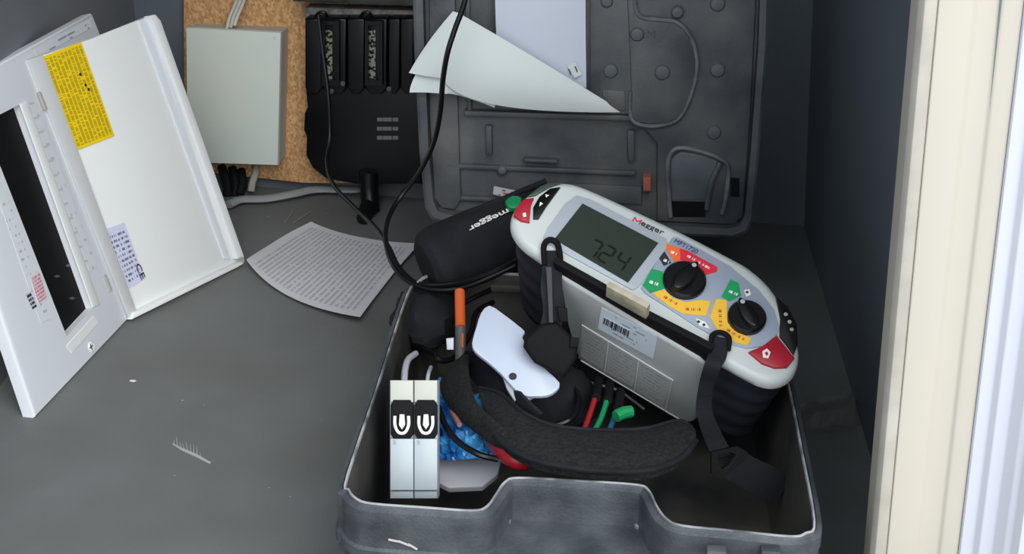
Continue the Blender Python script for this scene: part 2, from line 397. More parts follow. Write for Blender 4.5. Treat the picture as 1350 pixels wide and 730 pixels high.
# door
Cc = Z(323, 345); DP = Plane(B_, Cc-B_, T_-B_)
if DP.n.dot(FW) > 0: DP.n = -DP.n
B = BM(); prism(B, P3(DP, [(42, 78), (120, 51), (196, 21), (205, 19), (212, 27), (270, 192), (322, 338), (323, 346), (315, 352), (174, 421)]), DP.n, .003, .001); door = O_('door', B, M_white, cover)
def bar(B, pl, L, off, t, bw=.0008): prism(B, P3(pl, L, off), pl.n, t, bw)
B = BM(); bar(B, DP, [(196, 21), (205, 19), (212, 27), (322, 338), (314, 341), (203, 31)], .008, .0078); O_('door_edge', B, M_white, door)
B = BM(); bar(B, DP, [(183, 27), (196, 22), (305, 343), (296, 341)], .0022, .002, .001); O_('door_step', B, M_whiteb, door)
B = BM(); bar(B, DP, [(177, 412), (316, 345), (322, 347), (314, 352), (174, 421)], .008, .0078); O_('door_edge', B, M_white, door)
B = BM(); bar(B, DP, [(37, 79), (57, 72), (180, 408), (172, 420)], .004, .004, .001); O_('hinge_strip', B, M_strip, cover, label='pale grey hinge strip along the door')
for (x, y) in ((55, 133), (141, 373)):
    B = BM(); c = DP.px(x, y, .004); tube(B, [c-(T_-B_).normalized()*.009, c+(T_-B_).normalized()*.009], .0026, 12); O_('hinge_pin', B, mat('hinge_pin_grey', '#a3a29a', .4), cover)
M_ylab = printmat('yellow_print', 'f2cf0c', '8f7a14', 11, 60, .44, .72, .03, cols=0, strength=.6, swap=True)
B = BM(); quadlabel(B, *P3(DP, [(53, 76), (107, 55), (151, 179), (99, 199)], .0012)); O_('yellow_label', B, M_ylab, door, label='yellow printed wiring label', smooth=0)
B = BM()
for x, y in ((92, 78), (99, 92), (103, 98)):
    lathe(B, DP.px(x+14, y+20, .0014), DP.n, [(.0018, 0), (.0015, .0003), (0, .0003)], 8)
O_('label_marks', B, M_ink, door)
B = BM(); quadlabel(B, *P3(DP, [(137, 303), (164, 293), (191, 367), (169, 381)], .0008)); O_('rating_label', B, printmat('rating_print', 'd0d2ea', '6f7390', 12, 14, .5, .5, .08), door, label='lilac-white rating sticker', smooth=0)
text('approval_mark', 'CE', DP, DP.px(178, 350, .0012), DP.px(186, 369, .0012), .007, M_ink, door)

# ---------------- backing board, junction box and cut-out ----------------
wu = wd.normalized(); WP = Plane(w0, wu, V3((0, 0, 1)))       # n points to the camera side
if WP.n.dot(FW) > 0: WP.n = -WP.n
B = BM(); prism(B, P3(WP, [(242, -40), (553, -40), (553, 243), (400, 241), (243, 224)], .018), WP.n, .017, .0006)
O_('backing_board', B, M_chip, label='raw chipboard backing board behind the junction box and fuse carriers', cat='board')
J = .018
jb = thing('junction_box', 'square pale grey-green plastic junction box on the chipboard', 'junction box', WP.px(310, 215, J))
def wbox(x0, y0, x1, y1, o0, o1, bw, q=None):
    B = BM(); a = q or [(x0, y0), (x1, y0), (x1, y1), (x0, y1)]
    prism(B, P3(WP, a, o1), WP.n, o1-o0, bw); return B
qj = [(245, 37), (370, 43), (366, 218), (247, 214)]
O_('body', wbox(0, 0, 0, 0, J, .052, .001, [(247, 39), (370, 44), (366, 217), (249, 213)]), M_jbs, jb)
O_('lid', wbox(0, 0, 0, 0, .0521, .060, .0015, qj), M_jb, jb)
for x, y in ((253, 45), (362, 50), (358, 210)):
    B = BM(); lathe(B, WP.px(x, y, .060), WP.n, [(.0022, -.001), (.0022, .0004), (0, .0004)], 12); O_('lid_screw', B, M_jb, jb)
for k, (dx, g) in enumerate(((0, 0), (5, .003), (10, 0))):
    B = BM(); tube(B, [WP.px(299+dx, 38-2*k, .045), WP.px(303+dx, 22, .040+g), WP.px(311+dx, 3, .036+g), WP.px(322+dx, -30, .034)], .0022, 8)
    O_('wire', B, mat('white_wire', '#c9c6be', .5), label=['white wire nearest the wall, leftmost of the three entering the top of the junction box', 'middle white wire of the three entering the top of the junction box', 'rightmost white wire of the three entering the top of the junction box'][k], cat='wire', group='white wires into the junction box')
cut = thing('fuse_cutout', 'black service cut-out with two metal-lined slots screwed to the board', 'electrical cut-out', WP.px(475, 240, J))
B = BM(); prism(B, P3(WP, [(402, 112), (420, 108), (556, 112), (556, 243), (470, 243), (430, 236), (412, 222), (403, 205), (404, 180), (400, 172), (401, 150), (405, 142)], .058), WP.n, .039, .003, 3); base = O_('base', B, M_black, cut)
def carrier(x0, x1, sl):
    B = BM(); prism(B, P3(WP, [(x0, 25), (x1, 25), (x1, 116), (x1-6, 124), (x0+6, 124), (x0, 116)], .070), WP.n, .05, .002, 3); c = O_('fuse_carrier', B, M_black, cut)
    if sl:
        a, d = sl
        B = BM(); frame(B, P3(WP, [(a-4, 28), (d+5, 28), (d+5, 113), (a-4, 113)], .078), P3(WP, [(a, 33), (d, 33), (d, 106), (a, 106)], .078), WP.n, .009); O_('slot_frame', B, M_black, c, smooth=20)
        B = BM(); prism(B, P3(WP, [(a+1, 40), (d-4, 40), (d-4, 105), (a+1, 105)], .0715), WP.n, .001); O_('contact_strip', B, M_slot, c, smooth=0, label='tarnished metal strip')
carrier(402, 424, None); carrier(424, 456, (428, 442)); carrier(458, 480, None); carrier(481, 510, (485, 499)); carrier(512, 527, None); carrier(528, 545, None)
B = BM(); prism(B, P3(WP, [(402, 10), (546, 14), (546, 25), (402, 25)], .045), WP.n, .025, .001); O_('mounting_strip', B, mat('dusty_grey', '#5a5a5c', .8, col2='#85827e', nscale=120), cut, label='dusty grey mounting strip')
for x in (424, 483):
    B = BM(); tube(B, [WP.px(x-9, 24, .055), WP.px(x-4, 17, .06), WP.px(x+4, 17, .06), WP.px(x+9, 24, .055)], .002, 8); O_('wire_loop', B, M_black, cut)
for (x, y) in ((452, 110), (513, 117), (437, 120)):
    B = BM(); lathe(B, WP.px(x, y, .0705), WP.n, [(.0035, -.002), (.0035, .001), (.0026, .002), (0, .002)], 14); O_('terminal_screw', B, M_gryp, cut)
for i, y in enumerate((156, 168, 180)):
    B = BM(); quadlabel(B, *P3(WP, [(497, y-1), (525, y-1), (525, y+4), (497, y+4)], .0585)); O_('moulded_lettering', B, printmat('moulded_print', '0d0f12', '77777a', 1, 9, .42, 1., .0), cut, smooth=0)
B = BM(); prism(B, P3(WP, [(386, -14), (556, -8), (556, 9), (386, 2)], .060), WP.n, .041, .002); O_('conduit_rail', B, mat('dark_rail', '#22231f', .6, col2='#3c3d3a', nscale=40), label='dark rail fixed across the top of the chipboard above the cut-out', cat='rail')
sp = thing('supply_cable', 'thick black supply cable dropping from the cut-out to the floor', 'cable', Z(487, 268))
B = BM(); q = WP.px(487, 235, .055); tube(B, [q+V3((0, 0, .01)), V3((q.x, q.y-.003, .03)), V3((q.x+.002, q.y-.012, .002))], [.0135, .0125, .0125], 16); O_('sheath', B, M_black, sp)
B = BM(); q2 = Z(481, 298, .0); tube(B, [V3((q.x-.002, q.y-.02, .012)), q2+V3((0, .03, .011)), q2+V3((-.003, .002, .010))], [.010, .011, .008], 14); O_('cable_boot', B, M_blackm, sp)
B = BM(); tube(B, [Z(300, 270, .008), Z(318, 263, .008), Z(350, 262, .008), Z(385, 256, .010), Z(415, 250, .009), Z(450, 250, .008), Z(470, 250, .008), Z(478, 247, .008)], .0085, 10, flat=(V3((0, 0, 1)), .55)); O_('grey_cable', B, M_lgry, label='flat light grey cable along the floor under the chipboard', cat='cable')
B = BM(); tube(B, [WP.px(338, 216, .02), WP.px(337, 228, .03), WP.px(333, 240, .035), WP.px(331, 252, .04)], .005, 8); O_('cable_end', B, mat('pale_cable', '#98988e', .6), label='short pale cable end hanging below the junction box', cat='cable')
for i, (a, c) in enumerate((((292, 219), (300, 262)), ((306, 221), (309, 258)), ((318, 224), (316, 256)))):
    B = BM(); tube(B, [WP.px(a[0], a[1], .02), WP.px((a[0]+c[0])/2+3, (a[1]+c[1])/2, .035), WP.px(c[0], c[1], .045)], .006, 8)
    O_('black_cable', B, M_blackm, label=['left', 'middle', 'right'][i]+' one of three short black cables under the junction box', cat='cable', group='short black cables under the board')

# ---------------- tester case ----------------
YAW = radians(-4); ex = V3((cos(YAW), sin(YAW), 0)); ey = V3((-sin(YAW), cos(YAW), 0)); RZ = .12
case = thing('instrument_case', 'open dusty black moulded plastic carrying case standing on the floor', 'case', Z(762, 690, 0)*0 + V3((.06, 1.0, 0)))
front = [(460, 628), (462, 644), (472, 656), (492, 662), (560, 667), (622, 671), (640, 666), (652, 650), (664, 634), (684, 628), (760, 632), (838, 637), (857, 645), (868, 666), (880, 682), (900, 691), (970, 698), (1040, 705), (1060, 701), (1071, 685)]
ring = [Z(x, y, RZ) for x, y in front]
def cs(u, w, z=RZ): p = V3((-.1195, .838, 0)) + ex*u + ey*w; p.z = z; return p
right = [Z(1054, 590, RZ), Z(1038, 509, RZ), cs(.339, .33), cs(.336, .37), cs(.320, .403), cs(.28, .415)]
left = [cs(.04, .415), cs(.012, .405), cs(.001, .385), Z(538, 390, RZ), Z(500, 508, RZ)]
ring = ring + right + left
RG = smoothring(ring, 4)
fullf = [(460, 628), (462, 644), (472, 656), (492, 662), (560, 667), (622, 671), (640, 672), (652, 673), (664, 674), (684, 675), (760, 681), (838, 688), (857, 689), (868, 690), (880, 690), (900, 691), (970, 698), (1040, 705), (1060, 701), (1071, 685)]
RF = smoothring([Z(x, y, RZ) for x, y in fullf] + right + left, 4)
def offs(R, d, z, scale=1.):
    n = len(R); out = []; area = sum(R[i].x*R[(i+1) % n].y-R[(i+1) % n].x*R[i].y for i in range(n)); s = 1 if area > 0 else -1
    for i in range(n):
        t = (R[(i+2) % n]-R[i-2]); nn = V3((t.y, -t.x, 0)).normalized()*s
        p = R[i] + nn*d; out.append(V3((p.x, p.y, z)))
    return out
def loft(B, rings, cap0=False, cap1=False):
    b = B.b; L = [[b.verts.new(p) for p in r] for r in rings]; n = len(L[0])
    for A, K in zip(L, L[1:]):
        for i in range(n): b.faces.new((A[i], A[(i+1) % n], K[(i+1) % n], K[i]))
    if cap0: b.faces.new(L[0])
    if cap1: b.faces.new(L[-1])
    return L
B = BM()
loft(B, [offs(RF, .003, .0), offs(RF, .008, .006), offs(RF, .0095, .045), offs(RF, .0095, .060), offs(RF, .006, .062), offs(RF, .006, .074), offs(RF, .0095, .076), offs(RF, .0095, .084), offs(RG, .0075, .086), offs(RG, .0065, .104), offs(RG, .0075, .106), offs(RG, .0072, .1165), offs(RG, .0035, .1185), offs(RG, .0030, RZ)], cap0=True)
shell = O_('base_shell', B, M_case, case)
B = BM(); loft(B, [offs(RG, .0027, RZ-.002), offs(RG, .0022, RZ+.0005), offs(RG, .0008, RZ+.0005), offs(RG, .0004, RZ-.002)]); O_('worn_rim', B, M_edge, shell, label='worn shiny grey rim edge')
B = BM(); loft(B, [offs(RG, .0004, RZ-.0018), offs(RG, -.0015, .10), offs(RG, -.004, .02), offs(RG, -.008, .008)], cap1=True); O_('inner_lining', B, M_inner, case)
# latch lugs and dimples on the front
for px in (942, 1013):
    q = Z(px, 706, RZ); q.z = 0; o = V3((q.x-.007, q.y-.0145, .101)); B = BM(); box(B, o, ex*.014, ey*.009, V3((0, 0, .016)), .0015); O_('latch_lug', B, M_lidp, case)
q = Z(665, 690, .085); B = BM(); box(B, Z(560, 684, .1) - V3((0, .0085, 0)), ex*.028, ey*.006, V3((0, 0, .010)), .001); O_('moulded_rib', B, M_case, case)
hb = thing  # (handle grip lies in the recess behind the rim)
for px, py in ((668, 686), (842, 692)):
    B = BM(); lathe(B, Z(px, py, .088), V3((0, -.3, 1)), [(.0035, -.002), (.0032, .001), (.002, .002), (0, .002)], 14); O_('moulded_stud', B, M_bead0, case)
B = BM(); 
for (a, c) in (((512, 711), (527, 714)), ((525, 713), (540, 719)), ((538, 717), (550, 724))):
    def fp(x, y): # front face point
        r = ray(x, y); o = cs(0, -.0098, 0); t = (o-CAM).dot(-ey)/r.dot(-ey); return CAM + r*t
    tube(B, [fp(*a), fp(*c)], .0009, 6)
O_('scratch', B, mat('raw_scratch', '#a9a7a0', .8), case, label='pale scratch on the front corner')
M_bead = mat('lid_bead', '#4e5257', .5, col2='#74767a', nscale=40)
# lid
LP = Plane(cs(0, .538, .12), ex, V3((0, .04, 1)))
if LP.n.dot(FW) > 0: LP.n = -LP.n
lid_out = [(543, -60), (1016, -60), (1012, 60), (1001, 200), (993, 290), (985, 306), (968, 313), (770, 305), (585, 294), (568, 288), (560, 272), (553, 200), (546, 60)]
lid_in = [(556, -60), (1004, -60), (1000, 60), (990, 200), (982, 284), (975, 297), (962, 301), (770, 293), (592, 283), (577, 278), (571, 265), (565, 200), (559, 60)]
Lo = P3(LP, lid_out); Li = P3(LP, lid_in)
B = BM(); n_ = LP.n
loft(B, [[p-n_*.052 for p in Li], [p-n_*.045 for p in Lo], Lo, [p+n_*.0015 for p in [a.lerp(b, .3) for a, b in zip(Lo, Li)]], [p+n_*.0005 for p in [a.lerp(b, .75) for a, b in zip(Lo, Li)]], Li, [p-n_*.018 for p in [LP.px(*q) for q in lid_in]]], cap0=True, cap1=True)
lid = O_('lid_shell', B, M_lidp, case, smooth=25)
R0 = -.018
def raised(name, L, h, t=None, m=M_lidp, bw=.0015, sm=0, parent=lid, label=None):
    pts = P3(LP, L, R0+h); pts = smoothring(pts, sm) if sm else pts
    B = BM(); prism(B, pts, LP.n, (t or h)-.0002, bw, 2); return O_(name, B, m, parent, label=label)
raised('left_plateau', [(566, -60), (598, -60), (606, 222), (608, 262), (600, 276), (582, 274), (573, 262), (566, 150)], .006)
raised('lid_plateau', [(776, -60), (1000, -60), (990, 150), (980, 285), (968, 297), (866, 292), (866, 190), (834, 152), (776, 150)], .009, bw=.003)
raised('centre_ledge', [(612, 146), (832, 153), (832, 160), (612, 153)], .010)
raised('centre_block', [(794, 118), (824, 120), (825, 146), (795, 145)], .011)
raised('cross_rib', [(590, 216), (838, 226), (838, 232), (590, 222)], .006)
raised('cross_rib', [(690, 209), (735, 211), (735, 216), (690, 214)], .009)
raised('cross_rib', [(592, 258), (690, 262), (690, 268), (592, 264)], .005)
raised('short_rib', [(640, 166), (648, 166), (649, 204), (641, 204)], .007)
raised('short_rib', [(827, 172), (836, 172), (837, 212), (828, 212)], .007)
raised('side_rib', [(612, -60), (618, -60), (622, 150), (616, 150)], .006)
raised('side_rib', [(770, -60), (778, -60), (777, 146), (771, 146)], .012)
raised('kidney_pad', [(836, -60), (838, 10), (846, 22), (870, 25), (893, 29), (910, 48), (918, 85), (910, 125), (893, 156), (866, 164), (840, 161), (832, 148), (832, 118), (830, 60), (826, -40)], .0125, sm=2, bw=.002)
B = BM(); tube(B, P3(LP, [(836, -30), (838, 10), (847, 23), (870, 26), (893, 30), (911, 50), (919, 85), (911, 125), (894, 157), (866, 166), (840, 163), (831, 150), (831, 120)], R0+.0125), .0022, 8, k=5); O_('kidney_bead', B, M_bead, lid)
B = BM(); tube(B, P3(LP, [(884, 286), (880, 230), (883, 205), (896, 195), (925, 200), (950, 210), (960, 222), (957, 260), (952, 282)], R0+.011), .0025, 8, k=5); O_('pocket_bead', B, M_bead, lid)
raised('finger_pocket', [(884, 210), (898, 200), (925, 204), (946, 212), (936, 244), (930, 262), (886, 264)], .0102, m=mat('pocket_plastic', '#4b5158', .5, col2='#5f646a', nscale=30), bw=.001, label='smooth curved pocket panel')
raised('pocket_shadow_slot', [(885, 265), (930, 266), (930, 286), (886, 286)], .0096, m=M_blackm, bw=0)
B = BM(); tube(B, P3(LP, [(950, 214), (940, 235), (934, 258), (932, 276)], R0+.012), .003, 8, k=5); O_('pocket_rib', B, M_lidp, lid)
raised('catch_slot', [(963, 234), (975, 235), (975, 260), (963, 259)], .0095, m=M_blackm, bw=0)
raised('lower_recess_bar', [(700, 240), (846, 246), (846, 270), (700, 262)], .004)
raised('orange_marker', [(848, 234), (858, 234), (858, 252), (848, 252)], .0145, m=mat('faded_orange', '#a05a4a', .6), bw=.0005, label='faded orange marker')
for (x, y, r) in ((840, 45, .006), (805, 93, .0065), (873, 95, .0068), (946, 92, .0065), (941, 174, .0065), (946, 5, .0065), (893, 16, .005), (800, 2, .005), (662, 224, .004)):
    B = BM(); h = .0125 if (x, y) in ((873, 95), (840, 45), (893, 16)) else (.009 if x > 780 else .006)
    lathe(B, LP.px(x, y, R0+h-.0005), LP.n, [(r+.0018, 0), (r+.001, .0015), (r, .0028), (r*.5, .0034), (0, .0034)], 18); O_('lid_stud', B, mat('stud_plastic', '#555a5f', .5), lid)
text('moulded_letter', 'M', LP, LP.px(853, 50, R0+.0125), LP.px(864, 50, R0+.0125), .008, M_lidp, lid, off=.0003)
B = BM(); box(B, cs(.07, .405, .104), ex*.19, ey*.135, V3((0, 0, .008)), .002); O_('hinge_plate', B, M_inner, case)
for u in (.08, .21):
    B = BM(); tube(B, [cs(u, .529, .112), cs(u+.04, .529, .112)], .005, 12); O_('hinge_barrel', B, M_case, case)

# papers in the lid
B = BM(); G = [[(652, -50, .004), (712, -50, .006), (772, -50, .003)], [(653, 10, .005), (712, 10, .008), (772, 20, .004)], [(655, 62, .003), (712, 92, .005), (773, 116, .003)]]
doc = thing('plastic_sleeve', 'clear sleeve with a pale blue-white document tucked upright in the case lid', 'document', LP.px(712, 100, .003))
patch(B, [[LP.px(*p) for p in r] for r in G], 12, .0008); O_('document', B, M_paperb, doc)
B = BM(); quadlabel(B, *[LP.px(x, y, .0075) for x, y in ((747, 86), (758, 82), (768, 98), (757, 103))]); O_('number_tab', B, M_paper, doc, label='small white number tab', smooth=0)
text('tab_number', '11', LP, LP.px(752, 98, .0075), LP.px(762, 94, .0075), .006, M_gryp, doc, off=.0008)
fp_ = thing('folded_paper', 'creamy white sheet folded into a wedge, lying across the case lid', 'paper', LP.px(680, 130, .01))
B = BM(); patch(B, [[LP.px(*p) for p in r] for r in [[(597, 15, .012), (604, 17, .014), (611, 20, .015)], [(565, 55, .014), (582, 64, .020), (598, 72, .020)], [(539, 96, .012), (560, 100, .018), (590, 104, .018)]]], 10, .0005); O_('left_flap', B, M_paper, fp_)
B = BM(); patch(B, [[LP.px(*p) for p in r] for r in [[(560, 78, .010), (575, 88, .012), (600, 92, .012)], [(545, 104, .010), (565, 108, .012), (592, 108, .012)], [(540, 122, .010), (562, 122, .012), (590, 124, .012)]]], 8, .0005); O_('lower_flap', B, M_paper, fp_)
B = BM(); patch(B, [[LP.px(*p) for p in r] for r in [[(608, 19, .018), (700, 73, .022), (800, 134, .016)], [(592, 62, .020), (668, 104, .028), (806, 140, .016)], [(584, 103, .018), (652, 138, .020), (818, 148, .015)]]], 14, .0005); O_('main_fold', B, M_paper, fp_)
B = BM(); patch(B, [[LP.px(*p) for p in r] for r in [[(584, 100, .015), (615, 112, .017), (650, 131, .017)], [(583, 112, .014), (613, 122, .016), (652, 137, .016)], [(583, 124, .013), (606, 126, .014), (652, 142, .014)]]], 8, .0005); O_('under_fold', B, M_paper, fp_)

# ---------------- multifunction tester ----------------
def cv(x, y, z): return RT*x + DN*y + FW*z
TU = cv(.84, .470, -.273).normalized(); TV = cv(.542, -.702, .458); TO = D(865, 368, 1.15)
TP = Plane(TO, TU, TV)
assert TP.n.dot(FW) < 0
te = thing('electrical_tester', 'grey and black multifunction electrical tester with dials, lying tilted in the open case', 'tester', TP.at(0, 0, -.125))
fo = [(673, 290), (679, 272), (698, 252), (720, 240), (745, 238), (772, 245), (830, 271), (900, 304), (960, 335), (990, 352), (1018, 378), (1040, 415), (1054, 455), (1053, 480), (1043, 496), (1024, 504), (1000, 500), (960, 479), (900, 445), (810, 395), (730, 349), (694, 325), (678, 307)]
fo3 = smoothring(P3(TP, fo), 3)
c3 = sum(fo3, V3())/len(fo3)
def sc3(R, s, off, du=0.):
    out = []
    for p in R:
        a, b, c = TP.loc(p); out.append(TP.at(a*s[0]+du, b*s[1], off))
    return out
B = BM(); loft(B, [sc3(fo3, (.93, .86), .0), sc3(fo3, (.955, .90), -.0003), sc3(fo3, (.985, .965), -.0020), sc3(fo3, (1, 1), -.0065), sc3(fo3, (1, 1), -.011), sc3(fo3, (.985, .97), -.012)], cap0=True, cap1=True); bez = O_('bezel', B, M_bezel, te, smooth=50)
rings = [sc3(fo3, (.975, .94), -.0121)]
for i in range(9):
    z = -.016-.012*i; s = .975-.010*i; g = .022 if i % 2 else 0
    rings += [sc3(fo3, (s-g*.6, .93-g), z), sc3(fo3, (s-g*.6-.002, .93-g), z-.008)]
rings += [sc3(fo3, (.86, .86), -.122)]
B = BM(); loft(B, rings, cap0=True, cap1=True); O_('rubber_body', B, M_rub, te, smooth=60)
# grey flap on the long side
TF = Plane(TP.at(0, -.040, 0), TU, TP.n)
if TF.n.dot(FW) > 0: TF.n = -TF.n
flp = smoothring(P3(TF, [(736, 364), (760, 378), (851, 433), (920, 473), (930, 482), (927, 500), (921, 528), (915, 555), (905, 559), (880, 547), (820, 510), (766, 475), (757, 462), (748, 430), (741, 390)], .004), 1)
B = BM(); prism(B, flp, TF.n, .010, .003, 3); flap = O_('side_flap', B, M_flap, te, label='grey side flap')
B = BM(); prism(B, P3(TF, [(729, 345), (790, 379), (851, 416), (938, 461), (932, 478), (851, 434), (790, 397), (733, 364)], .001), TF.n, .006, .0008); O_('flap_groove', B, M_blackm, te)
gl = P3(TF, [(766, 434), (768, 426), (893, 497), (880, 541), (760, 473)], .0045)
B = BM(); prism(B, P3(TF, [(767, 428), (887, 501), (877, 541), (762, 472)], .0048), TF.n, .0007, .0003); ip = O_('instruction_panel', B, M_flap, flap)
for a in (((767, 428), (887, 501)), ((887, 501), (877, 541)), ((802, 450), (797, 490)), ((842, 474), (836, 515)), ((766, 475), (900, 555))):
    B = BM(); tube(B, P3(TF, a, .005), .0006, 6); O_('panel_line', B, M_strip, ip)
PF = printmat('flap_print', 'a4a8a8', '70757a', 9, 18, .5, .35, .06, strength=.6)
for q in ([(770, 432), (800, 450), (795, 487), (766, 470)], [(804, 453), (840, 474), (834, 511), (799, 490)], [(844, 477), (884, 501), (874, 537), (838, 514)]):
    B = BM(); quadlabel(B, *P3(TF, q, .0052)); O_('printed_panel', B, PF, ip, smooth=0)
B = BM(); quadlabel(B, *P3(TF, [(793, 405), (867, 443), (861, 473), (788, 433)], .0046)); st = O_('asset_sticker', B, printmat('sticker_print', 'ccd5e0', '3a4350', 7, 9, .56, .4, .10, strength=.6), flap, label='white barcode sticker', smooth=0)
B = BM(); quadlabel(B, *P3(TF, [(796, 418), (830, 436), (828, 444), (794, 426)], .0052)); O_('bar_code', B, printmat('bars', 'ccd5e0', '20262e', 1, 26, .46, 1., .0), st, smooth=0)
# gold-beige clip on the bezel edge
B = BM(); prism(B, P3(TF, [(799, 377), (853, 406), (851, 421), (798, 391)], .006), TF.n, .0055, .001); O_('bezel_clip', B, M_gold, te, label='beige metal clip on the bezel edge')
# face
def face(name, L, off, m, t=.0006, sm=0, bw=0., parent=None, label=None):
    pts = P3(TP, L, off); pts = smoothring(pts, sm) if sm else pts
    B = BM(); prism(B, pts, TP.n, t, bw); return O_(name, B, m, parent or bez, label=label)
lf = face('screen_surround', [(716, 313), (722, 300), (745, 268), (760, 257), (778, 262), (878, 314), (882, 322), (842, 378), (834, 382), (724, 322)], .0014, M_frameg, .0012, bw=.0005)
lcd = face('screen', [(731, 315), (768, 268), (868, 320), (828, 372)], .0022, M_lcd, .0008)
SEG = {'7': 'abc', '2': 'abged', '4': 'fgbc', '3': 'abgcd'}
def digit(ch, cx, cy, w, h, th):
    B = BM(); c = TP.px(cx, cy, .0024)
    P = {'a': (-1, 1, 1, 1), 'b': (1, 1, 1, 0), 'c': (1, 0, 1, -1), 'd': (-1, -1, 1, -1), 'e': (-1, 0, -1, -1), 'f': (-1, 1, -1, 0), 'g': (-1, 0, 1, 0)}
    for s in SEG[ch]:
        x0, y0, x1, y1 = P[s]; a = c + TP.u*(x0*w) + TP.v*(y0*h); d = c + TP.u*(x1*w) + TP.v*(y1*h); e = (d-a).normalized(); a = a + e*th*.6; d = d - e*th*.6
        k = TP.n.cross(e)*th; prism(B, [a-k, d-k, d+k, a+k], TP.n, .0003)
    O_('digit', B, M_seg, lcd, smooth=0)
digit('7', 783, 327, .0045, .0085, .0011); digit('2', 800, 335, .0045, .0085, .0011); digit('4', 820, 344, .0045, .0085, .0011)
face('control_panel', [(845, 379), (852, 366), (886, 313), (892, 312), (925, 329), (962, 350), (1000, 382), (1020, 407), (1028, 432), (1022, 446), (1005, 456), (984, 459), (958, 452), (918, 430), (880, 405), (850, 386)], .0014, M_panelg, .0012, bw=.0005)
k = .0020
face('orange_zone', [(879, 321), (896, 327), (897, 342), (889, 345), (878, 328)], k, M_org, .0004, label='orange print'); face('red_zone', [(896, 327), (906, 330), (924, 340), (946, 352), (945, 358), (930, 362), (915, 349), (897, 342)], k, M_redm, .0004, label='red print')
face('black_zone', [(869, 340), (876, 331), (885, 346), (875, 350)], k, M_ink, .0004); face('green_zone', [(847, 375), (860, 354), (874, 358), (876, 380), (857, 386)], k, M_grn, .0004, label='green print')
face('amber_zone', [(860, 386), (875, 381), (888, 393), (904, 398), (924, 395), (937, 397), (931, 416), (915, 415), (900, 413), (882, 403)], k, M_yel, .0004, label='amber print')
face('amber_zone', [(944, 394), (958, 395), (959, 425), (973, 438), (991, 446), (985, 455), (969, 451), (948, 439), (936, 417)], k, M_yel, .0004, label='amber print'); face('green_zone', [(951, 391), (963, 368), (974, 373), (977, 389), (962, 397)], k, M_grn, .0004, label='green print')
face('white_symbol', [(981, 382), (988, 381), (990, 388), (984, 391)], k, M_wink, .0003); face('symbol_strip', [(917, 419), (930, 424), (936, 433), (922, 429)], k, M_wink, .0003)
for (x, y) in ((921, 424), (928, 428), (985, 385)):
    B = BM(); lathe(B, TP.px(x, y, k+.0002), TP.n, [(.0013, 0), (.0013, .0002), (0, .0002)], 8); O_('symbol_dot', B, M_ink, bez)
zt = TP
for (nm, a, c, h, bgc, ink) in (('white_lettering', (853, 372), (868, 377), .003, '12965a', 'e8e8e4'), ('white_lettering', (872, 343), (881, 347), .0028, '23262c', 'e8e8e4'), ('red_lettering', (872, 391), (893, 403), .0028, 'efbd3c', 'b4542c'), ('red_lettering', (901, 409), (925, 410), .0028, 'efbd3c', 'b4542c'), ('white_lettering', (881, 332), (892, 337), .0028, 'ee6b34', 'e8e8e4'), ('white_lettering', (903, 337), (936, 356), .0026, 'd6283e', 'f0c8c8'), ('red_lettering', (947, 405), (948, 430), .0026, 'efbd3c', 'b4542c'), ('red_lettering', (955, 434), (980, 449), .0026, 'efbd3c', 'b4542c'), ('white_lettering', (958, 384), (972, 390), .0026, '12965a', 'e8e8e4')):
    p, q = TP.px(*a, k+.0003), TP.px(*c, k+.0003); w = TP.n.cross((q-p).normalized())*h
    B = BM(); quadlabel(B, p+w, q+w, q, p); O_(nm, B, printmat('lettering_'+ink+bgc, bgc, ink, 1, max(3, (q-p).length*420), .5, 1., .0), bez, smooth=0)
def knob(x, y, r, ang, lab):
    c = TP.px(x, y, .0015); e = (TP.u*cos(ang) + TP.v*sin(ang)); B = BM()
    lathe(B, c, TP.n, [(r, 0), (r, .004), (r*.93, .0055), (r*.9, .006), (0, .006)], 36, ref=TP.u)
    kb = O_('dial', B, M_black, te, label=lab)
    w = TP.n.cross(e); R = []
    for i in range(24):
        a = 2*pi*i/24; q = e*cos(a)*r*.9 + w*sin(a)*r*.42
        if cos(a) > 0: q = e*cos(a)*r*.96 + w*sin(a)*r*.42*(1-.35*cos(a))
        R.append(c + q + TP.n*.0115)
    B = BM(); prism(B, R, TP.n, .008, .002, 3); O_('grip', B, M_black, kb)
    B = BM(); lathe(B, c + e*r*.66 + TP.n*.0116, TP.n, [(.0021, 0), (.0018, .0004), (0, .0004)], 12); O_('pointer_dot', B, M_frameg, kb, label='pale pointer dot')
knob(902, 371, .0182, radians(84), 'larger black selector dial'); knob(984, 420, .0160, radians(146), 'smaller black selector dial')
face('test_button', [(1024, 441), (1036, 456), (1048, 471), (1038, 483), (1022, 484), (1005, 478), (987, 463), (1006, 455)], .0035, M_red, .0032, bw=.0012, label='red test button'); face('button_strip', [(1023, 390), (1039, 404), (1051, 427), (1052, 453), (1047, 467), (1028, 442), (1029, 419)], .0026, M_black, .0025, bw=.0008)
face('lock_symbol', [(1005, 463), (1011, 459), (1016, 464), (1013, 472), (1006, 471)], .0040, M_wink, .0004); face('lock_hole', [(1008, 465), (1011, 463), (1013, 466), (1011, 469)], .0043, M_red, .0003)
for (x, y) in ((1036, 414), (1041, 424), (1044, 434)):
    B = BM(); lathe(B, TP.px(x, y, .0027), TP.n, [(.0018, 0), (.0014, .0005), (0, .0005)], 10); O_('indicator', B, M_gold, bez)
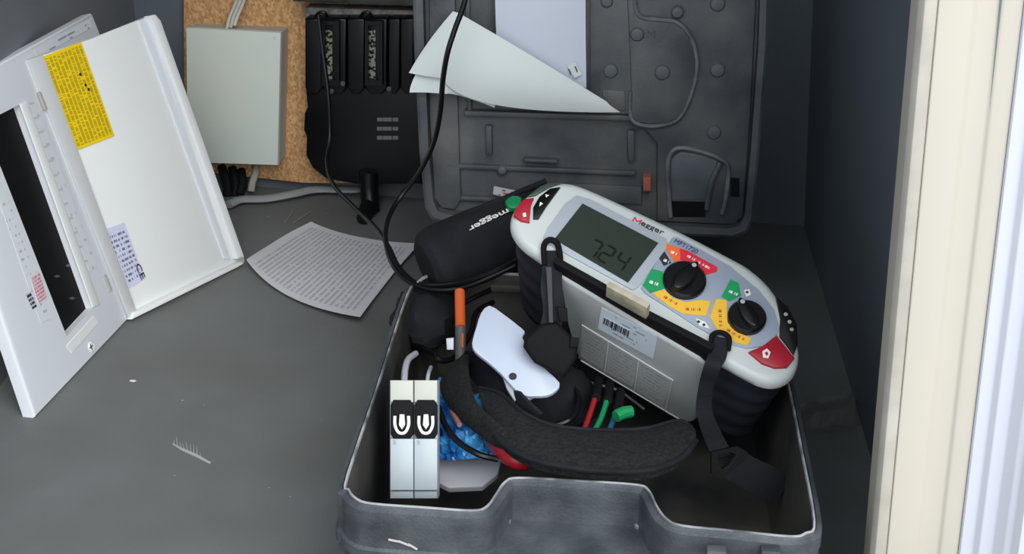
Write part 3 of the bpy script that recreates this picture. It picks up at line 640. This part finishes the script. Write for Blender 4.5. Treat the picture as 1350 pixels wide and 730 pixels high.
face('test_button', [(679, 276), (690, 262), (704, 260), (700, 270), (698, 292), (687, 290), (677, 283)], .0035, M_red, .0032, bw=.001, label='red test button'); face('button_strip', [(739, 246), (725, 248), (711, 259), (703, 273), (703, 288), (710, 288), (720, 272), (731, 257)], .0022, M_black, .002, bw=.0006)
face('indicator_window', [(742, 240), (722, 241), (707, 249), (696, 258), (706, 257), (724, 246)], .0022, mat('smoked_window', '#3d4b42', .2), .002, bw=.0004)
face('lock_symbol', [(689, 281), (693, 280), (694, 285), (690, 286)], .0040, M_wink, .0004); face('arrow_symbol', [(712, 266), (716, 268), (711, 272)], .0026, M_wink, .0004); face('arrow_symbol', [(719, 256), (724, 257), (720, 260)], .0026, M_wink, .0004)
text('maker_initial', 'M', TP, TP.px(832, 293, .0005), TP.px(842, 298, .0005), .0065, M_rink, bez); text('maker_name', 'egger', TP, TP.px(843, 298.5, .0005), TP.px(872, 312, .0005), .0055, M_ink, bez)
text('model_code', 'MFT1720', TP, TP.px(888, 320, .0016), TP.px(918, 335, .0016), .0045, M_bink, bez)

# ---------------- strap, pad and buckles ----------------
strap = thing('neck_strap', 'black webbing neck strap with mesh shoulder pad, clipped to the tester', 'strap', Z(740, 600, .06))
def ZL(L): return [Z(*p) for p in L]
B = BM(); strip(B, ZL([(612, 470, .100), (590, 484, .105), (580, 508, .105), (588, 532, .105), (610, 556, .103), (640, 580, .103), (663, 594, .104)]), ZL([(617, 462, .122), (614, 482, .126), (618, 510, .126), (628, 535, .124), (648, 556, .122), (664, 568, .118), (676, 578, .114)]), .004, m=6, crown=.002); O_('pad_loop', B, M_mesh, strap)
B = BM(); strip(B, ZL([(613, 462, .128), (640, 468, .128), (664, 490, .124), (686, 520, .122), (712, 546, .118)]), ZL([(613, 478, .098), (622, 500, .098), (645, 524, .098), (676, 545, .100), (706, 560, .104)]), .003, m=5, crown=.001); O_('inner_fold', B, M_fab, strap)
ptA = ZL([(632, 512, .108), (660, 520, .114), (690, 545, .116), (730, 562, .116), (790, 568, .116), (850, 566, .114), (890, 556, .112), (906, 560, .111), (915, 570, .110)])
ptK = ZL([(640, 552, .108), (660, 582, .112), (690, 602, .114), (730, 614, .115), (790, 622, .115), (850, 622, .114), (884, 612, .112), (904, 600, .111), (917, 582, .110)])
B = BM(); strip(B, ptA, ptK, .007, m=8, crown=.004); pad = O_('shoulder_pad', B, M_mesh, strap)
B = BM(); tube(B, [p + V3((0, 0, .001)) for p in ptK], .0026, 8); O_('pad_binding', B, M_fab, pad); B = BM(); tube(B, [p + V3((0, 0, .001)) for p in ptA], .0018, 8); O_('pad_binding', B, M_fab, pad)
# left clip over the bezel
def TL(L): return [TP.px(x, y, o) for x, y, o in L]
B = BM(); strip(B, TL([(716, 330, .003), (715, 350, .004)]) + [D(713, 380, 1.144), D(716, 408, 1.146), D(712, 430, 1.147)], TL([(737, 330, .003), (741, 350, .004)]) + [D(741, 380, 1.142), D(744, 408, 1.144), D(740, 432, 1.147)], .002, m=4); O_('webbing', B, M_fab, strap)
B = BM(); tube(B, TL([(718, 350, .004), (717, 325, .005), (724, 316, .006), (734, 320, .005), (738, 335, .004), (739, 350, .003)]), .0026, 8); O_('strap_hook', B, M_blackm, strap)
B = BM(); prism(B, [D(x, y, 1.140) for x, y in ((692, 446), (712, 428), (734, 424), (756, 446), (763, 452), (760, 474), (744, 498), (730, 492), (704, 478), (690, 458))], -FW, .016, .004, 3); O_('buckle', B, M_blackm, strap)
for q in (((734, 404), (748, 406), (749, 424), (738, 424)), ((752, 444), (764, 446), (762, 458), (751, 458))):
    B = BM(); prism(B, [D(x, y, 1.137) for x, y in q], -FW, .006, .001); O_('buckle_prong', B, M_blackm, strap)
B = BM(); strip(B, [D(720, 352, 1.136), D(722, 385, 1.139), D(724, 425, 1.140)], [D(727, 352, 1.136), D(728, 385, 1.139), D(729, 425, 1.140)], .001, m=2); O_('strap_seam', B, mat('grey_thread', '#3c3e42', .8), strap)
# right clip
B = BM(); strip(B, [TP.px(938, 441, .004), TP.px(935, 462, .004), D(929, 480, 1.102), D(922, 505, 1.118), D(918, 540, 1.130), D(926, 572, 1.128), D(940, 605, 1.118)], [TP.px(961, 447, .004), TP.px(958, 470, .004), D(950, 486, 1.102), D(941, 510, 1.118), D(939, 540, 1.130), D(951, 570, 1.128), D(966, 598, 1.118)], .002, m=4); O_('webbing', B, M_fab, strap)
B = BM(); tube(B, [TP.px(938, 456, .003), TP.px(939, 442, .005), TP.px(950, 438, .006), TP.px(961, 445, .005), TP.px(960, 462, .003)], .0022, 8); O_('strap_hook', B, M_blackm, strap)
B = BM(); frame(B, [D(x, y, 1.112) for x, y in ((938, 596), (972, 588), (986, 596), (984, 604), (950, 632), (938, 624))], [D(x, y, 1.112) for x, y in ((946, 600), (964, 596), (972, 600), (968, 606), (952, 618), (948, 614))], -FW, .006); O_('buckle', B, M_blackm, strap)
B = BM(); strip(B, [D(950, 628, 1.112), D(978, 642, 1.116), D(1000, 656, 1.120), D(1018, 670, 1.126)], [D(976, 592, 1.112), D(1000, 606, 1.116), D(1022, 616, 1.120), D(1043, 630, 1.126)], .0025, m=5, crown=.0003); O_('webbing_tail', B, M_fab, strap)

# ---------------- other things in the case ----------------
pouch = thing('rolled_pouch', 'long black fabric pouch with white lettering, slung behind the tester', 'pouch', Z(620, 330, .10))
pa, pb = Y(561, 352, 1.235), Y(735, 278, 1.300); B = BM()
cc = [pa.lerp(pb, s) for s in (0, .04, .12, .4, .75, 1)]
tube(B, cc, [.026, .034, .0365, .037, .034, .028], 24); O_('body', B, M_fab, pouch)
e = (pb-pa).normalized()
def on_pouch(x, y, R_):
    """where the line of sight meets the round pouch"""
    v = ray(x, y); w = CAM-pa; v2 = v-e*v.dot(e); w2 = w-e*w.dot(e)
    a_, b_, c_ = v2.dot(v2), 2*v2.dot(w2), w2.dot(w2)-R_*R_; q = b_*b_-4*a_*c_
    return CAM + v*((-b_-max(q, 0)**.5)/(2*a_))
pm = on_pouch(641, 288, .0378); rad = pm-pa; rad = (rad-e*rad.dot(e)).normalized()
PQ = Plane(pm, e, rad.cross(e))
if PQ.n.dot(rad) < 0: PQ.n = -PQ.n
text('lettering', 'megger', PQ, PQ.px(667, 273), PQ.px(615, 298), .0062, M_wink, pouch, off=.0, bold=.015)
B = BM(); tube(B, [pa+e*(pb-pa).length*s_+V3((0, .006, .036 if s_ > .1 else .028)) for s_ in (.05, .3, .6, .9)], .003, 8); O_('zip_seam', B, M_fab, pouch)
B = BM(); prism(B, smoothring(P3(PQ, [(666, 264), (676, 257), (688, 260), (684, 272), (672, 274)], .006), 2), PQ.n, .006, .002); O_('green_clip', B, M_grnp, label='green plastic clip beside the pouch lettering', cat='clip')
B = BM(); quadlabel(B, *P3(LP, [(651, 246), (680, 252), (676, 262), (650, 256)], .004), t=.003); O_('packet', B, printmat('packet_print', 'b9bcc2', '9c4a4a', 3, 5, .55, .6, .05), label='small white packet with red print at the foot of the case lid', cat='packet')
def blob(B, c, rx, ry, rz, seed=0, am=.12, rings=14, seg=20):
    from mathutils import noise
    b = B.b; R = []
    for i in range(1, rings):
        th = pi*i/rings; row = []
        for j in range(seg):
            ph = 2*pi*j/seg; d = V3((sin(th)*cos(ph), sin(th)*sin(ph), cos(th)))
            k = 1 + am*noise.noise(d*2.2 + V3((seed, 0, 0)))*2; row.append(b.verts.new(c + V3((d.x*rx*k, d.y*ry*k, d.z*rz*k))))
        R.append(row)
    t = b.verts.new(c + V3((0, 0, rz))); u = b.verts.new(c - V3((0, 0, rz)))
    for A, K in zip(R, R[1:]):
        for j in range(seg): b.faces.new((A[j], A[(j+1) % seg], K[(j+1) % seg], K[j]))
    for j in range(seg): b.faces.new((t, R[0][(j+1) % seg], R[0][j])); b.faces.new((u, R[-1][j], R[-1][(j+1) % seg]))
    return B
B = BM(); blob(B, Z(562, 418, .085), .034, .045, .03, 3); O_('accessory_bag', B, M_fab, label='small dark navy-black bag in the back left of the case', cat='bag')
B = BM(); blob(B, Z(640, 395, .060), .050, .05, .028, 8); O_('accessory_bag', B, M_fab, label='crumpled black bag under the leads, left of the tester', cat='bag')
B = BM(); blob(B, Z(722, 528, .078), .046, .036, .032, 12, .1); O_('accessory_bag', B, M_fab, label='dark bag bulging between the white plastic piece and the shoulder pad', cat='bag')
# coils of black lead around the white piece
for i, (L, lab) in enumerate((([(545, 455, .06), (570, 465, .09), (580, 475, .09), (600, 470, .085), (620, 440, .09), (628, 412, .10), (650, 398, .10)], 'black test lead looping left of the white plastic piece'),
                              ([(577, 535, .10), (588, 562, .10), (604, 582, .10), (630, 598, .10), (656, 605, .095)], 'black lead crossing the blue plastic bag'),
                              ([(735, 505, .10), (755, 510, .10), (763, 530, .098), (752, 552, .095), (728, 562, .09)], 'thin black lead curling at the right of the dark bag'),
                              ([(610, 400, .10), (640, 385, .105), (680, 370, .10), (700, 380, .09), (705, 405, .085)], 'black lead curving up beside the tester grip'),
                              ([(745, 490, .09), (780, 505, .085), (815, 515, .08), (850, 540, .07)], 'black lead running under the tester flap'))):
    B = BM(); tube(B, ZL(L), .0027, 8); O_('test_lead', B, M_black, label=lab, cat='cable')
# orange probe
pr = thing('test_probe', 'orange-handled test probe standing in the case behind the strap', 'probe', Z(607, 462, .06))
q0, q1, q2_ = Z(607, 458, .095), Z(607, 432, .108), Z(606, 384, .128)
B = BM(); tube(B, [q1, q2_], .0050, 16); O_('handle', B, M_orp, pr, label='orange handle'); B = BM(); tube(B, [q0-(q1-q0)*1.5, q0, q1], .0052, 16); O_('collar', B, M_gryp, pr)
B = BM(); e = (CAM-q0).normalized(); tube(B, [q0+e*.0052+RT*.002, q1+e*.0052+RT*.002-(q1-q0)*.3], .0012, 6); O_('stripe', B, M_orp, pr, label='orange stripe')
# white curved plastic piece
WPc = D(680, 465, 1.160); WPP = Plane(WPc, RT, -(DN*.85 - FW*.5))
if WPP.n.dot(FW) > 0: WPP.n = -WPP.n
wp = thing('plastic_piece', 'glossy white curved plastic piece with a small screw hole beside the orange probe', 'plastic part', WPP.px(680, 520, -.02))
ol = [(628, 430), (634, 412), (645, 402), (662, 412), (688, 432), (692, 438), (689, 444), (696, 458), (708, 474), (724, 490), (738, 504), (734, 514), (722, 521), (706, 522), (690, 521), (676, 510), (660, 492), (642, 476), (627, 464), (622, 452)]
B = BM(); prism(B, smoothring(P3(WPP, ol), 2), WPP.n, .004, .0012, 2); O_('plate', B, mat('gloss_white', '#b3bccd', .3), wp)
B = BM(); prism(B, P3(WPP, [(662, 494), (690, 520), (706, 522), (698, 526), (678, 528), (668, 512)], -.0045), WPP.n, .003, .0008); O_('lower_lip', B, mat('grey_translucent', '#9aa0a8', .3), wp)
B = BM(); lathe(B, WPP.px(676, 496, .0001), WPP.n, [(.0034, 0), (.0034, .0003), (0, .0003)], 16); O_('screw_hole', B, M_ink, wp, label='dark screw hole')
# twin breaker
P0 = Z(545, 656, .072); P1 = far_on_ray(545, 501, P0, .092); MU = RT.copy(); MV = (P1-P0).normalized(); MP = Plane(P0, MU, MV)
if MP.n.dot(FW) > 0: MP.n = -MP.n
cb = thing('twin_circuit_breaker', 'white two-module circuit breaker with black toggles in the front left corner of the case', 'circuit breaker', P0 - MP.n*.03)
def mq(L, off, t, m, name, bw=.0005, par=cb, sm=0, label=None):
    pts = P3(MP, L, off); pts = smoothring(pts, sm) if sm else pts
    B = BM(); prism(B, pts, MP.n, t, bw); return O_(name, B, m, par, label=label)
for (a, c) in ((514, 545.3), (545.7, 577)):
    mod = mq([(a, 501), (c, 501), (c, 657), (a, 657)], -.006, .030, M_mcb, 'module')
    mq([(a+.5, 501), (c-.5, 501), (c-.5, 530), (a+.5, 530)], -.001, .0048, M_mcbb, 'terminal_block', par=mod)
    mq([(a+.3, 578), (c-.3, 578), (c-.3, 646), (a+.3, 646)], .0, .0058, M_mcb, 'front_cover', par=mod)
    mq([(a+.5, 647), (c-.5, 647), (c-.5, 657), (a+.5, 657)], -.003, .003, mat('breaker_foot', '#8d979c', .5), 'rail_clip', par=mod)
    x = (a+c)/2; w = 14
    mq([(x-w-1, 534), (x-w+3, 527), (x+w-3, 527), (x+w+1, 534), (x+w+1, 572), (x+w-3, 578), (x-w+3, 578), (x-w-1, 572)], .001, .0068, M_blackm, 'toggle_housing', par=mod, bw=.001)
    B = BM(); tube(B, P3(MP, [(x-9, 548), (x-9, 560), (x-5, 569), (x, 571), (x+5, 569), (x+9, 560), (x+9, 548)], .0015), .0013, 8, k=4); O_('toggle_guard', B, M_wink, mod, label='white U-shaped guard')
    mq([(x-3, 546), (x+3, 546), (x+4, 560), (x, 566), (x-4, 560)], .006, .0048, M_wink, 'toggle', par=mod, bw=.0008, label='white toggle')
    mq([(x-11, 580), (x-8, 580), (x-8, 586), (x-11, 586)], .0004, .0004, mat('slot_grey', '#8f9a9a', .6), 'notch', par=mod, bw=0)
for i, L in enumerate(([(533, 505, .095), (534, 488, .10), (538, 474, .10), (548, 466, .095)], [(563, 505, .095), (565, 492, .10), (568, 484, .095)])):
    B = BM(); tube(B, [Z(*p) for p in L], .0030 if i == 0 else .0018, 8); O_('wire_tail', B, M_card, cb, label='white wire tail')
B = BM(); prism(B, [D(x, y, 1.155) for x, y in ((588, 446), (598, 445), (598, 461), (589, 461))], -FW, .006, .001); O_('connector', B, M_card, label='small white connector left of the probe collar', cat='connector')
# blue bag + card
B = BM(); patch(B, [[Z(*p) for p in r] for r in [[(578, 512, .080), (600, 515, .088), (640, 540, .075)], [(576, 560, .075), (612, 560, .090), (655, 570, .075)], [(576, 606, .070), (620, 606, .078), (655, 600, .066)]]], 30, .001, crum=.016); O_('blue_bag', B, M_blue, smooth=15, label='crinkled bright blue plastic bag beside the twin breaker', cat='bag')
cd3 = P3(Plane(Z(618, 610, .062), RT, V3((0, .9, .35))), [(577, 585), (640, 570), (662, 600), (656, 625), (636, 641), (592, 643), (578, 636)])
B = BM(); prism(B, cd3, V3((0, -.35, .9)).normalized(), .006, .0015); O_('grey_card', B, M_card, label='pale grey rounded plastic block in front of the blue bag', cat='plastic part')
cl = thing('crocodile_clip', 'red insulated crocodile clip poking out under the shoulder pad', 'clip', Z(668, 600, .08))
B = BM(); tube(B, ZL([(646, 582, .090), (662, 595, .098), (680, 606, .100), (698, 612, .098)]), [.004, .007, .008, .005], 12); O_('boot', B, M_redp, cl)
B = BM(); tube(B, ZL([(596, 542, .103), (606, 560, .103)]), .0022, 8); O_('lead_marker', B, mat('faded_red_marker', '#9c6660', .6), label='faded red marker sleeve over the blue bag', cat='marker')
# coloured leads
for (nm, m_, a, lab) in (('red', M_redp, [(786, 520), (782, 532), (776, 550), (768, 572)], 'red test lead under the tester flap, leftmost of the coloured leads'), ('green', M_grnp, [(801, 524), (797, 538), (791, 554), (780, 574)], 'green test lead between the red and teal leads'), ('teal', M_blup, [(815, 534), (812, 545), (807, 558), (800, 574)], 'teal test lead, rightmost of the three coloured leads')):
    B = BM(); t_ = thing('coloured_lead', lab, 'cable', Z(a[-1][0], a[-1][1], .085))
    tube(B, [Z(x, y, .105-.004*i) for i, (x, y) in enumerate(a)], .0024, 8); O_('wire', B, m_, t_)
    B = BM(); tube(B, [Z(a[0][0]+3, a[0][1]-18, .098), Z(a[0][0], a[0][1]+4, .105)], .0042, 10); O_('boot', B, M_blackm, t_)
B = BM(); tube(B, [Z(812, 549, .108), Z(822, 544, .109), Z(833, 542, .109)], [.005, .0055, .005], 10); O_('green_plug', B, M_grnp, label='stubby bright green plug beside the teal lead', cat='plug')

# ---------------- long leads over the left of the case ----------------
def YL(L): return [Y(*p) for p in L]
B = BM(); tube(B, YL([(622, -40, 1.30), (612, 5, 1.30), (600, 38, 1.30), (590, 70, 1.30), (584, 105, 1.31), (580, 150, 1.33), (571, 190, 1.35), (552, 228, 1.36), (530, 256, 1.36), (514, 282, 1.34), (508, 310, 1.30), (516, 345, 1.25), (538, 370, 1.22), (575, 382, 1.20), (620, 376, 1.195), (680, 350, 1.20)]), .0028, 8); O_('test_lead', B, M_black, label='long black lead hanging down across the folded paper into the case', cat='cable')
B = BM(); tube(B, YL([(420, 20, 1.70), (426, 70, 1.68), (433, 125, 1.66), (435, 180, 1.65), (431, 215, 1.62), (440, 244, 1.56), (468, 274, 1.46), (495, 300, 1.37), (512, 325, 1.29), (526, 352, 1.25), (552, 374, 1.225), (600, 374, 1.19), (645, 360, 1.18), (682, 342, 1.19)]), .0026, 8); O_('test_lead', B, M_black, label='black lead running from the cut-out over the floor to the case', cat='cable')

# ---------------- on the floor ----------------
B = BM(); patch(B, [[Z(*p) for p in r] for r in [[(410, 292, .008), (472, 312, .003), (553, 320, .010)], [(362, 318, .004), (430, 350, .004), (514, 366, .006)], [(325, 342, .012), (382, 390, .006), (475, 418, .012)]]], 20, .0004, wob=.0006)
sheet_m = printmat('form_print', 'd2d2d8', '85868e', 26, 44, .40, .5, .06, cols=0, strength=.5, swap=True)
O_('printed_form', B, sheet_m, label='printed white paper form lying curled on the floor left of the case', cat='paper')
B = BM(); b = B.b; c = Z(1078, 545, .001)
pts = []
random.seed(9)
for j in range(8):
    pts.append([b.verts.new(Z(1046+i*9+random.uniform(-4, 4)+(j*3 if i > 4 else 0), 572-j*6-i*3*(j > 2)+random.uniform(-3, 3), random.uniform(.001, .022)*(.3 if i in (0, 9) or j in (0, 7) else 1))) for i in range(10)])
for j in range(7):
    for i in range(9):
        if (i, j) in ((8, 0), (7, 0), (8, 1), (6, 0), (0, 6), (0, 5), (1, 6), (4, 6)): continue
        b.faces.new((pts[j][i], pts[j][i+1], pts[j+1][i+1], pts[j+1][i]))
for v in [v for v in b.verts if not v.link_faces]: b.verts.remove(v)
B.keep = True
O_('plastic_scrap', B, mat('clear_film', '#8f8b84', .15, 1.0, alpha=.3), label='crumpled clear plastic film on the floor right of the case', cat='plastic film', smooth=0)
def crumb(x, y, s, lab, grp=None, el=1., m=None):
    B = BM(); blob(B, Z(x, y, s*.45), s*el, s*.6, s*.5, x, .3, 6, 8); O_('crumb', B, m or mat('plaster', '#cfd0cc', .9), label=lab, cat='debris', group=grp)
crumb(175, 502, .0022, 'white plaster crumb on the floor below the open cover', el=1.6)
B = BM(); 
tube(B, [Z(228, 585, .0006), Z(240, 592, .0008), Z(258, 600, .0008), Z(277, 610, .0006)], [.0008, .0013, .0016, .0012], 6)
for i in range(9):
    x = 230+i*4.3; y = 586+i*2.1; tube(B, [Z(x, y, .0004), Z(x-1.5+random.uniform(-1, 1), y-6-random.uniform(0, 8), .0004)], [.0007, .0002], 5, k=1)
O_('scuff', B, mat('pale_scuff', '#a3a6a4', .9), label='pale feathery scrape mark on the open grey floor', cat='scrape')
random.seed(3)
for i in range(16):
    x, y = random.choice([(random.uniform(320, 460), random.uniform(268, 300)), (random.uniform(180, 440), random.uniform(440, 700)), (random.uniform(1040, 1110), random.uniform(330, 500))])
    crumb(x, y, random.uniform(.0006, .0012), 'tiny pale speck of grit on the floor', 'floor grit', m=mat('grit', '#8d8d86', .9))
for i, ((x0, y0), (x1, y1)) in enumerate((((376, 293), (386, 279)), ((386, 294), (411, 278)))):
    B = BM(); tube(B, [Z(x0, y0, .001), Z((x0+x1)/2, (y0+y1)/2, .0015), Z(x1, y1, .001)], .0008, 6); O_('straw', B, mat('dry_straw', '#8a8672', .8), label=['short', 'long'][i]+' dry fibre on the floor behind the printed form', cat='debris')
